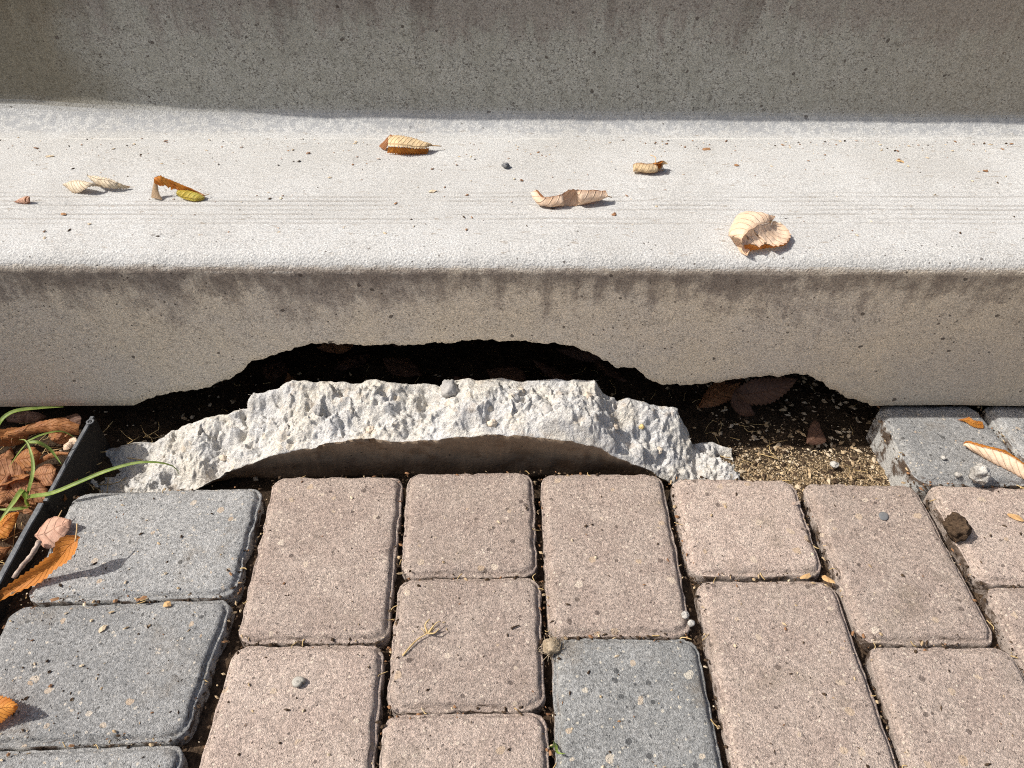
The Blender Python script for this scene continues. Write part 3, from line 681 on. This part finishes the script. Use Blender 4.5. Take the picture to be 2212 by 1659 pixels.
leaf('long orange leaf standing up at its tip on the top left grey paver', [
 (L_ORANGE, dict(L=tp([(462, 262, 46), (390, 266, 46), (338, 300, 43), (312, 365, 35), (222, 440, 23), (140, 496, 13), (0, 592, 4), (-60, 625, 2)]), R=tp([(464, 268, 46), (460, 345, 39), (412, 415, 29), (328, 470, 17), (250, 540, 7), (134, 592, 2), (0, 657, .5), (-60, 692, .5)]), b=-.005, nv=12)),],
 stem=(tp([(452, 300, 43), (461, 230, 50), (462, 192, 53)]), .0010))
leaf('pinkish brown leaf lying crumpled against the black edging strip', [
 (L_PINK, dict(cor=.0001, L=tp([(215, 255, 4), (255, 195, 8), (300, 160, 10), (345, 150, 10), (432, 172, 12)]), R=tp([(232, 290, 3), (262, 335, 2), (310, 340, 2), (370, 285, 6), (415, 225, 8), (432, 176, 12)]), b=.004, w=.0018, nv=5, ser=.0002))],
 stem=(tp([(350, 155, 10), (362, 130, 12), (372, 112, 13)]), .0008))
leaf('orange leaf cut by the lower left corner of the picture', [
 (L_ORANGE, dict(L=tp([(-190, 1200, 10), (-80, 1195, 16), (0, 1222, 18), (60, 1243, 20), (112, 1283, 22)]), R=tp([(-190, 1420, 4), (-80, 1440, 4), (0, 1392, 7), (50, 1352, 12), (95, 1318, 18), (112, 1288, 22)]), b=.004, nv=7))])

# leaves in the planting bed and inside the hole
bedL = [('brown leaf with sunlit pale ridges behind the edging strip under the step', L_RUST, [(80, 480, -8), (250, 420, 4), (500, 350, 12), (700, 335, 12), (900, 400, 4)], [(60, 580, -14), (220, 540, -6), (450, 490, 0), (700, 500, 0), (890, 520, -6)], .006),
 ('curled reddish brown leaf behind the grass stalk', L_RUST, [(190, 780, -12), (260, 690, -4), (380, 650, 0), (460, 720, -6)], [(200, 860, -16), (280, 920, -12), (390, 890, -10), (460, 740, -8)], .005),
 ('rust coloured leaf leaning on the edging strip', L_RUST, [(400, 830, -14), (520, 740, -6), (640, 700, -2), (770, 715, 0)], [(420, 850, -16), (560, 790, -10), (680, 745, -6), (770, 745, -4)], .002),
 ('grey brown leaf lying flat left of the strip below the rust coloured one', L_BROWN, [(380, 950, -14), (450, 880, -10), (560, 840, -8), (640, 900, -10)], [(400, 1010, -18), (480, 1080, -18), (580, 1080, -16), (640, 960, -12)], .004),
 ('bright orange leaf at the left edge of the bed below the grass', L_ORANGE, [(-120, 1500, -12), (0, 1470, -6), (100, 1400, 0), (215, 1380, 4)], [(-120, 1660, -16), (0, 1680, -12), (100, 1640, -8), (215, 1400, 2)], .006),
 ('dull brown leaf at the left edge of the bed above the orange one', L_BROWN, [(-60, 1150, -12), (30, 1020, -4), (90, 950, 0), (125, 955, 0)], [(-40, 1260, -18), (20, 1200, -14), (90, 1090, -8), (125, 970, -2)], .004),
 ('dark red leaf between the strip and the grey paver', L_BROWN, [(660, 1100, -30), (740, 1030, -20), (800, 1005, -16), (870, 1010, -14)], [(650, 1130, -34), (740, 1090, -28), (810, 1060, -22), (870, 1030, -18)], .003),
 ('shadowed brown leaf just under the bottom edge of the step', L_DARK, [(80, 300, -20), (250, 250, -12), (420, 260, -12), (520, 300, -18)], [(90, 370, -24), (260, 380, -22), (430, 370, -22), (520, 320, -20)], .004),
 ('pale sunlit leaf half hidden behind the strip', L_TAN, [(760, 600, -6), (800, 545, 0), (850, 545, 2), (880, 590, 0)], [(720, 690, -12), (770, 680, -8), (830, 640, -6), (880, 595, -2)], .003),
 ('rusty leaf on the soil right of the grass base', L_RUST, [(610, 1210, -20), (660, 1160, -14), (720, 1165, -12), (760, 1230, -16)], [(620, 1240, -22), (660, 1280, -22), (720, 1270, -20), (755, 1240, -17)], .003)]
for lab, m, a, b, bu in bedL:
    leaf(lab, [(m, dict(L=tb(a), R=tb(b), b=bu*.8, w=.0025, nv=7, ser=.0004))], group='dead leaves in the planting bed')
def bed_litter():
    words = ('rusty', 'dark', 'chestnut brown'); k = 0
    for k in range(16):
        px, py = random.uniform(-60, 150), random.uniform(900, 1250)
        if px > 200-(py-900)*.57-14: px = 200-(py-900)*.57-30-random.random()*60
        z = -.030+random.uniform(.0, .018); c = on_z(px, py, z)
        a = random.random()*6.3; d = Vector((math.cos(a), math.sin(a), random.uniform(-.5, .6))).normalized(); q = Vector((-d.y, d.x, random.uniform(-.7, .7)))
        l, wd = random.uniform(.026, .044), random.uniform(.011, .018); m = random.choice((L_RUST, L_BROWN, L_BROWN, L_DARK, L_DARK))
        leaf('small curled brown leaf among the litter behind the black edging strip', [(m, dict(L=[c-d*l, c-d*l*.4+q*wd*.8, c+d*l*.3+q*wd, c+d*l], R=[c-d*l, c-d*l*.4-q*wd*.8, c+d*l*.3-q*wd, c+d*l], b=random.uniform(.001, .005), w=.0022, ser=.0005))], group='leaf litter in the planting bed')
bed_litter()
th = T(lambda x: 1415.6+x/2.778, lambda y: 530.9+y/2.778, -.05)
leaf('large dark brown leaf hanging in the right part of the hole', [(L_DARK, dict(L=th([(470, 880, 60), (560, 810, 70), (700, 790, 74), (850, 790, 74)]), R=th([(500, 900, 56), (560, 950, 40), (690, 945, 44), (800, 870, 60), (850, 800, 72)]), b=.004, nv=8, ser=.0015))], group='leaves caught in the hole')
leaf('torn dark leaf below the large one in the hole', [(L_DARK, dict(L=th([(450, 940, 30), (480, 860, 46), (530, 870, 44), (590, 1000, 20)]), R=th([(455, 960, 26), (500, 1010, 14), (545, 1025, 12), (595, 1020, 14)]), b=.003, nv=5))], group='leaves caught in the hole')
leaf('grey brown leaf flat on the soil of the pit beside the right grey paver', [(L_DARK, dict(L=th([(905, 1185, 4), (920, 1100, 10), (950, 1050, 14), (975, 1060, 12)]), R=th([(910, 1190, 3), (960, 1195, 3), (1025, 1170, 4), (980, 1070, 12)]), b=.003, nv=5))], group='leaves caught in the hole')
def cavity_leaves():
    for k in range(16):
        x = random.uniform(-.40, .36); y = random.uniform(.80, .98); c = Vector((x, y, pit_z(x, y)+random.uniform(.005, .03)))
        a = random.random()*6.3; d = Vector((math.cos(a), math.sin(a), random.uniform(-.15, .35))); s = Vector((-d.y, d.x, random.uniform(-.2, .5)))
        l, wd = random.uniform(.03, .05), random.uniform(.012, .02)
        Lp = [c-d*l, c-d*l*.4+s*wd*.8, c+d*l*.3+s*wd, c+d*l]; Rp = [c-d*l, c-d*l*.4-s*wd*.8, c+d*l*.3-s*wd, c+d*l]
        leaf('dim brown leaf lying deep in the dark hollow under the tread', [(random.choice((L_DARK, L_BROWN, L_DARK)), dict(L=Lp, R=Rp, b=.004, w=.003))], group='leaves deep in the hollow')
cavity_leaves()

# ------------------------------------------------------------------ edging strip
def edging():
    root = tag(empty('garden_edging', on_z(100, 1060, -.03)), 'black plastic garden edging strip between the planting bed and the grey pavers', 'garden edging')
    def seg(name, pts, wd, z1=-.075):
        P = [Vector(p) for p in pts]; V, Fc = [], []; n = len(P)
        for i, p in enumerate(P):
            t = (P[min(i+1, n-1)]-P[max(i-1, 0)]); t.z = 0; t.normalize(); s = Vector((t.y, -t.x, 0))
            j = nz((p.x, p.y, 0), 30, 3)*.0006
            for (o, z) in ((-wd/2, z1), (-wd/2, p.z-.0012), (-wd/2+.001, p.z+j), (wd/2-.001, p.z+j), (wd/2, p.z-.0012), (wd/2+.002, -.02), (wd/2, z1)):
                q = p+s*o; V.append((q.x, q.y, z))
        for i in range(n-1):
            for k in range(7): Fc.append([i*7+k, i*7+(k+1) % 7, (i+1)*7+(k+1) % 7, (i+1)*7+k])
        Fc += [[k for k in range(7)][::-1], [(n-1)*7+k for k in range(7)]]
        b = root.location
        return mesh_obj(name, [Vector(v)-b for v in V], Fc, M_PLASTIC, root, smooth=False)
    z = .010
    seg('strip', resample([on_z(199, 899, z), on_z(150, 985, z), on_z(97, 1082, z-.001)], 14), .0062)
    seg('strip', resample([on_z(88, 1086, z-.003), on_z(40, 1172, z-.003), on_z(-12, 1268, z-.003), on_z(-110, 1440, z-.003)], 16), .0074)
    c = on_z(195, 911, z+.0006)-root.location; V, Fc = [], []           # eyelet at the end of the strip
    for i in range(20):
        a = i/20*2*math.pi
        for r, dz in ((.0026, -.004), (.0052, -.004), (.0052, .0006), (.0026, .0006)):
            V.append(c+Vector((math.cos(a)*r, math.sin(a)*r, dz)))
    for i in range(20):
        for k in range(4): Fc.append([i*4+k, i*4+(k+1) % 4, ((i+1) % 20)*4+(k+1) % 4, ((i+1) % 20)*4+k])
    mesh_obj('eyelet', V, Fc, M_PLASTIC, root)
edging()

# ------------------------------------------------------------------ grass
def blade(pts, wid, parent, n=26, mat=M_GRASS, side=None):
    P = resample(pts, n); V, Fc, b = [], [], parent.location
    for i, p in enumerate(P):
        t = (P[min(i+1, n-1)]-P[max(i-1, 0)]).normalized(); s = t.cross(side or Vector((0, -.35, 1))).normalized(); nn = s.cross(t).normalized()
        u = i/(n-1); k = wid*.78*min(1, .5+u*3)*(1-u**3.5)*.5+.0001
        for o, d in ((-1, .25), (-.5, .05), (0, -.12), (.5, .05), (1, .25)): V.append(p+s*k*o+nn*k*d-b)
    for i in range(n-1):
        for q in range(4): Fc.append([i*5+q, i*5+q+1, (i+1)*5+q+1, (i+1)*5+q])
    return mesh_obj('blade', V, Fc, mat, parent)
g = tag(empty('grass_tuft', on_z(310/5.208, 840.6+1300/5.208, -.03)), 'green grass tuft growing beside the edging, one long blade arching onto the concrete chunk', 'grass', 'grass growing in the planting bed')
for pts, wd in (([(300, 1290, -25), (320, 1215, 0), (580, 1172, 16), (900, 1042, 26), (1200, 920, 34), (1500, 835, 38), (1700, 820, 38), (1880, 842, 32), (1985, 895, 20), (2020, 975, 8)], .0066),
  ([(300, 1290, -25), (316, 1170, 2), (360, 1000, 18), (376, 870, 26), (350, 720, 34), (290, 580, 40), (215, 570, 38)], .0062),
  ([(290, 590, 38), (340, 570, 40), (450, 520, 40), (600, 480, 38), (720, 482, 32), (860, 555, 18)], .0032),
  ([(300, 600, 38), (380, 595, 40), (450, 606, 38), (560, 675, 28), (630, 760, 20), (692, 845, 14)], .0050),
  ([(310, 1330, -25), (285, 1220, -4), (258, 1130, 8), (150, 1280, 8), (60, 1400, 4), (-30, 1520, -4)], .0095),
  ([(320, 1320, -24), (300, 1240, -12), (312, 1200, -4)], .0090), ([(290, 620, 30), (200, 730, 16), (100, 880, -6)], .0022),
  ([(330, 1330, -25), (240, 1340, -18), (100, 1355, -16), (-40, 1350, -16)], .0055)):
    blade(tb(pts), wd, g, mat=M_PALE if wd == .0090 else M_GRASS)
g2 = tag(empty('grass_tuft', on_z(-40, 930, -.03)), 'single bright grass blade reaching in from the left edge under the step', 'grass', 'grass growing in the planting bed')
blade(tb([(-60, 560, -10), (-10, 400, 20), (60, 305, 28), (200, 240, 30), (450, 212, 26), (720, 200, 18)]), .0075, g2)

# ------------------------------------------------------------------ small things lying about
tr8 = lambda x, y, z=.0: on_z(1858+x/6.25, 867.1+y/6.25, z)
rock(tr8(1545, 1100, .001), .0125, M_STONE, 'stone', 'jagged white stone chip standing at the joint of the grey and pink pavers', 'stone', squash=(.9, .8, 1.0), amp=.62, sub=4, fs=1.5)
rock(tr8(1305, 1010, .001), .0038, M_STONE, 'stone', 'small white pebble just left of the jagged white stone chip', 'stone')
rock(tr8(1120, 775, .001), .0032, M_STONE, 'stone', 'white crumb in the middle of the right grey paver', 'stone')
rock(on_z(1800, 1008, -.05), .0052, M_STONE, 'stone', 'white stone lying on the sand in the pit', 'stone', amp=.6)
rock(on_z(1479, 1332, .001), .0042, M_STONE, 'stone', 'white pebble at the lower right corner of a pink paver, upper of two', 'stone')
rock(on_z(1492, 1349, -.003), .0038, M_STONE, 'stone', 'white pebble at the lower right corner of a pink paver, lower of two', 'stone')
rock(on_z(1908, 1117, -.001), .0068, M_DARKST, 'stone', 'flat dark grey pebble set in the pink paver right of centre', 'stone', squash=(1, .8, .25), amp=.15)
rock(on_z(2057, 1156, -.006), .0125, M_CLOD, 'soil_clod', 'dark clod of soil sitting on the joint at the right', 'soil clod', squash=(.85, 1.25, 1.1), amp=.5, sub=4, fs=2.2)
rock(on_z(1093, 362, ZT+.0005), .0045, M_DARKST, 'soil_clod', 'small dark crumb alone in the middle of the tread', 'soil clod', amp=.7)
def dust_ball():
    root = tag(empty('dust_ball', on_z(1192, 1402, -.004)), 'fuzzy grey brown ball of dust and fibres on the joint above the charcoal paver', 'dust ball'); V, Fc = [], []
    for k in range(90):
        d = Vector((random.gauss(0, 1), random.gauss(0, 1), abs(random.gauss(0, .8)))).normalized()*random.uniform(.004, .012)
        e = d+Vector((random.gauss(0, 1), random.gauss(0, 1), random.gauss(0, 1)))*.005
        e.z = max(e.z, .0); v, f = tube(resample([Vector((0, 0, .002)), d, e], 5), .0003, 4, len(V)); V += v; Fc += f
    tag(mesh_obj('fluff', V, Fc, M_DUST, root), kind='stuff')
    rock(Vector((0, 0, 0)), .0085, M_DUST, 'core', None, None, amp=.6, parent=root)
dust_ball()
def snail():
    V, Fc = [], []; n = 60; root = on_z(645, 1478, .0005)
    pts, rad = [], []
    for i in range(n):
        t = i/(n-1); a = t*2.6*2*math.pi; r = .0044*(1-t)
        pts.append(Vector((math.cos(a)*r, math.sin(a)*r*.9, .0032+.0032*t))); rad.append(.0026*(1-t)+.0005)
    V, Fc = tube(pts, rad, 8); o = mesh_obj('snail_shell', V, Fc, M_SHELL); o.location = root
    tag(o, 'tiny round snail shell on the pink paver at lower left', 'snail shell')
snail()
def stick(name, label, pts, r, mat, cat, taper=.5, group=None):
    P = resample(pts, 14); c = sum(P, Vector())/14
    V, Fc = tube([p-c+Vector((nz(p, 200, 2), nz(p+Vector((3, 0, 0)), 200, 2), 0))*.0006 for p in P], [r*(1-taper*i/13)*(1+.15*math.sin(i*2.3)) for i in range(14)], 7)
    o = mesh_obj(name, V, Fc, mat); o.location = c; return tag(o, label, cat, group)
stick('twig', 'pale grey twig beside the long orange leaf at the edging', tp([(238, 295, 12), (190, 380, 8), (130, 450, 5), (80, 520, 2)]), .0030, M_TWIG, 'twig', .2)
def seed_twig():
    tq = T(lambda x: 707.9+x/2.778, lambda y: 1061.8+y/2.778, .0012)
    root = tag(empty('seed_stalk', tq([(600, 850, 0)])[0]), 'dry straw coloured seed stalk with a branched end on the middle pink paver', 'seed stalk'); b = root.location
    for pts, r, nm in (([(450, 985, 0), (530, 895, 2), (600, 850, 4), (640, 820, 6)], .0010, 'stalk'), ([(600, 850, 4), (585, 800, 8), (612, 765, 11)], .0012, 'branch'), ([(610, 845, 4), (650, 790, 8), (680, 778, 7)], .0008, 'branch'),
                       ([(600, 850, 4), (640, 850, 7), (670, 820, 9)], .0010, 'branch'), ([(590, 855, 3), (575, 835, 7), (560, 820, 8)], .0007, 'branch'), ([(605, 848, 5), (630, 812, 10), (640, 800, 12)], .0013, 'branch')):
        V, Fc = tube([p-b for p in resample(tq(pts), 8)], [r*(1-.08*k) for k in range(8)], 6); mesh_obj(nm, V, Fc, M_STRAWM, root)
seed_twig()
stick('twig', 'small dark twig on the middle pink paver right of the seed stalk', [on_z(1104, 1358, .0012), on_z(1112, 1353, .002), on_z(1122, 1350, .0015)], .0011, M_CLOD, 'twig')
def sprout():
    root = tag(empty('sprout', on_z(1200, 1600, -.015)), 'tiny green sprout in the joint beside the charcoal paver', 'sprout'); b = root.location
    for pts in ([on_z(1200, 1600, -.015), on_z(1195, 1612, .006), on_z(1184, 1612, .009)], [on_z(1200, 1600, -.015), on_z(1204, 1625, .006), on_z(1222, 1628, .008)]):
        blade(pts, .004, root, 10)
sprout()
def flake(x, y, zb, sx, sy, rot, label, mat=M_FLAKE, cat='leaf scrap', h=.003):
    k0 = .68 if zb > .1 else .85; sx *= k0; sy *= k0; h *= k0; c = on_z(x, y, zb); n = 9; V = [Vector((0, 0, h))]; Fc = []
    for k in range(n):
        a = k/n*2*math.pi; q = random.uniform(.7, 1.15); p = Matrix.Rotation(rot, 3, 'Z') @ Vector((math.cos(a)*sx*q, math.sin(a)*sy*q, 0)); p.z = random.uniform(0, h*.9); V.append(p)
    for k in range(n): Fc.append([0, 1+k, 1+(k+1) % n])
    o = mesh_obj('leaf_scrap', V, Fc, mat, smooth=False); o.location = c; return tag(o, label, cat, 'scraps of dry leaf')
M_FL2 = mat_plain('tan_flake', (.58, .38, .18), (.48, .29, .13), .8, 60, .0005, .3, .2)
M_FL3 = mat_plain('pale_flake', (.62, .52, .38), (.54, .43, .29), .8, 60, .0005, .3, .2)
for a in ((1740, 1246, -.001, .009, .004, .3, 'orange tan leaf scrap on the joint under a square pink paver, left of two', M_FL2), (1787, 1253, -.001, .010, .0045, -.7, 'orange tan leaf scrap on the joint under a square pink paver, right of two', M_FL2),
  (2192, 1118, .001, .013, .005, -.7, 'tan leaf scrap on the pink paver at the right edge', M_FL2), (934, 414, ZT, .008, .006, .2, 'pale leaf scrap in the middle left of the tread', M_FL3),
  (1944, 349, ZT, .008, .005, -.8, 'orange tan scrap at the right of the tread', M_FL2), (1525, 323, ZT, .010, .005, .1, 'dark red scrap near the upper riser, right of centre', M_FLAKE),
  (1591, 358, ZT, .006, .004, .1, 'tiny orange scrap right of the little rolled leaf', M_FLAKE), (223, 1358, .001, .0062, .004, .9, 'cream scrap on the second grey paver from the top left', M_FL3),
  (362, 1307, .001, .006, .0045, .3, 'tan scrap near the upper edge of the second grey paver', M_FL2), (108, 338, ZT, .011, .004, .15, 'cream scrap at the left end of the tread', M_FL3),
  (1325, 464, ZT, .006, .005, 1.2, 'dark scrap below the boat shaped leaf on the tread', M_FLAKE), (666, 332, ZT, .005, .003, .2, 'rusty scrap left of the straw coloured leaf', M_FLAKE),
  (1127, 391, ZT, .005, .003, .2, 'brown scrap below the small dark crumb on the tread', M_FLAKE), (138, 464, ZT, .006, .004, -.5, 'dark scrap below the cream leaf', M_FLAKE),
  (2128, 370, ZT, .006, .003, 0, 'dark scrap at the far right of the tread', M_FLAKE), (118, 1296, .001, .006, .003, .3, 'rusty scrap on the joint between the two upper grey pavers', M_FLAKE),
  (308, 1294, .001, .007, .003, .4, 'orange brown scrap near the front edge of the top left grey paver', M_FLAKE), (1718, 1088, .0, .009, .003, .3, 'brown scrap on the joint right of a square pink paver', M_TWIG)):
    flake(*a[:7], mat=a[7])
def scatter(name, spots, mats, parent=None):
    """tiny crumbs nobody could count, joined in one mesh: irregular four- to six-sided lumps"""
    V, Fc, mi = [], [], []
    for (p, r, flat, m) in spots:
        o = len(V); a0 = random.random()*6; n = random.choice((4, 5, 6)); st = random.uniform(.6, 1.8)
        ca, sa = math.cos(a0), math.sin(a0)
        for k in range(n):
            a = k/n*6.283; q = random.uniform(.7, 1.25)*r; x, y = math.cos(a)*q*st, math.sin(a)*q/st
            V.append(p+Vector((x*ca-y*sa, x*sa+y*ca, r*flat*random.uniform(.1, .6))))
        V.append(p+Vector((random.uniform(-.3, .3)*r, random.uniform(-.3, .3)*r, r*flat*1.3))); V.append(p-Vector((0, 0, r*.3)))
        for k in range(n): Fc += [[o+k, o+(k+1) % n, o+n], [o+(k+1) % n, o+k, o+n+1]]; mi += [m, m]
    return tag(mesh_obj(name, V, Fc, mats, parent, smooth=False, mi=mi), kind='stuff')
sp = []
for k in range(520):                                                   # tread
    x = random.uniform(-.85, .85); y = random.choice((random.uniform(.77, 1.04), Y_BACK-.002-abs(random.gauss(0, .05))))
    if x > .2 and random.random() < .4: y = Y_BACK-.004-abs(random.gauss(0, .02))
    sp.append((Vector((x, y+ROT*x, ZT+.0004)), random.choice((.0006, .0008, .001, .001, .0016, .0022)), .5, random.choice((0, 0, 1, 2, 2, 3))))
scatter('step_crumbs', sp, [M_FLAKE, M_CLOD, M_FL3, M_TWIG])
sp = []
for k in range(1300):                                                   # pavers
    px, py = random.uniform(0, 2212), random.uniform(1040, 1659)
    left = ss(700, 100, px); 
    if random.random() > .28+left*.7: continue
    if random.random() < .35*left: py = random.choice((1270, 1285, 1290, 1590, 1598, 1430, 1330))+random.gauss(0, 20)
    sp.append((on_z(px, py, .0005), random.choice((.0006, .0008, .001, .001, .0014, .002)), .8, random.choice((0, 1, 1, 1, 2, 3))))
for q, m in PAVERS:                                                    # crumbs caught along every joint
    P = pq(*q)
    for a, b in zip(P, P[1:]+P[:1]):
        for k in range(40):
            t = random.random(); c = a.lerp(b, t); c = c+Vector((random.gauss(0, .0035), random.gauss(0, .0028), random.uniform(-.020, -.005)))
            sp.append((c, random.choice((.0009, .0012, .0016, .0024)), .9, random.choice((0, 1, 1, 1, 1, 1, 3))))
scatter('paver_grit', sp, [M_FLAKE, M_CLOD, M_FL3, M_SAND])
sp = []
for k in range(7000):                                                  # bedding sand in the pit
    x = .30+abs(random.gauss(0, .12)) if random.random() < .5 else random.uniform(.30, .53); y = random.uniform(.635, .80)
    if x > .56: continue
    y = .64+(y-.64)*.65 if random.random() < .85 else y
    sp.append((Vector((x, y, pit_z(x, y)+.0005)), random.choice((.0004, .0006, .0007, .0009, .0014)), .9, random.choice((0, 0, 0, 1, 1, 1, 2))))
for k in range(1700):
    x, y = random.choice((random.uniform(-.62, .55), random.uniform(.28, .54))), random.uniform(.63, .90)
    sp.append((Vector((x, y, pit_z(x, y)+.0005)), random.choice((.001, .0015, .0025, .004)), .8, random.choice((1, 1, 2, 0))))
scatter('bedding_sand', sp, [M_SAND, M_CLOD, M_FL3])
def straws(name, spots, mats):
    V, Fc = [], []
    for p, l in spots:
        a = random.random()*6.3; d = Vector((math.cos(a), math.sin(a), random.uniform(-.1, .4)))*l; s = Vector((random.gauss(0, 1), random.gauss(0, 1), random.gauss(0, .5)))*l*.18
        v, f = tube(resample([p-d*.5, p+s, p+d*.5], 5), random.uniform(.0003, .0007), 4, len(V)); V += v; Fc += f
    return tag(mesh_obj(name, V, Fc, mats), kind='stuff')
sp = []
for k in range(260):
    x, y = random.uniform(-.86, -.50), random.uniform(.45, .78); sp.append((Vector((x, y, pit_z(x, y)+random.uniform(.002, .014))), random.uniform(.012, .05)))
for k in range(120):
    x, y = random.uniform(-.45, .55), random.uniform(.64, .95); sp.append((Vector((x, y, pit_z(x, y)+.003)), random.uniform(.01, .035)))
for q, m in PAVERS:
    P = pq(*q)
    for a, b in zip(P, P[1:]+P[:1]):
        for k in range(1): sp.append((a.lerp(b, random.random())+Vector((0, 0, -.006)), random.uniform(.005, .012)))
straws('dry_straw', sp, M_STRAWM)
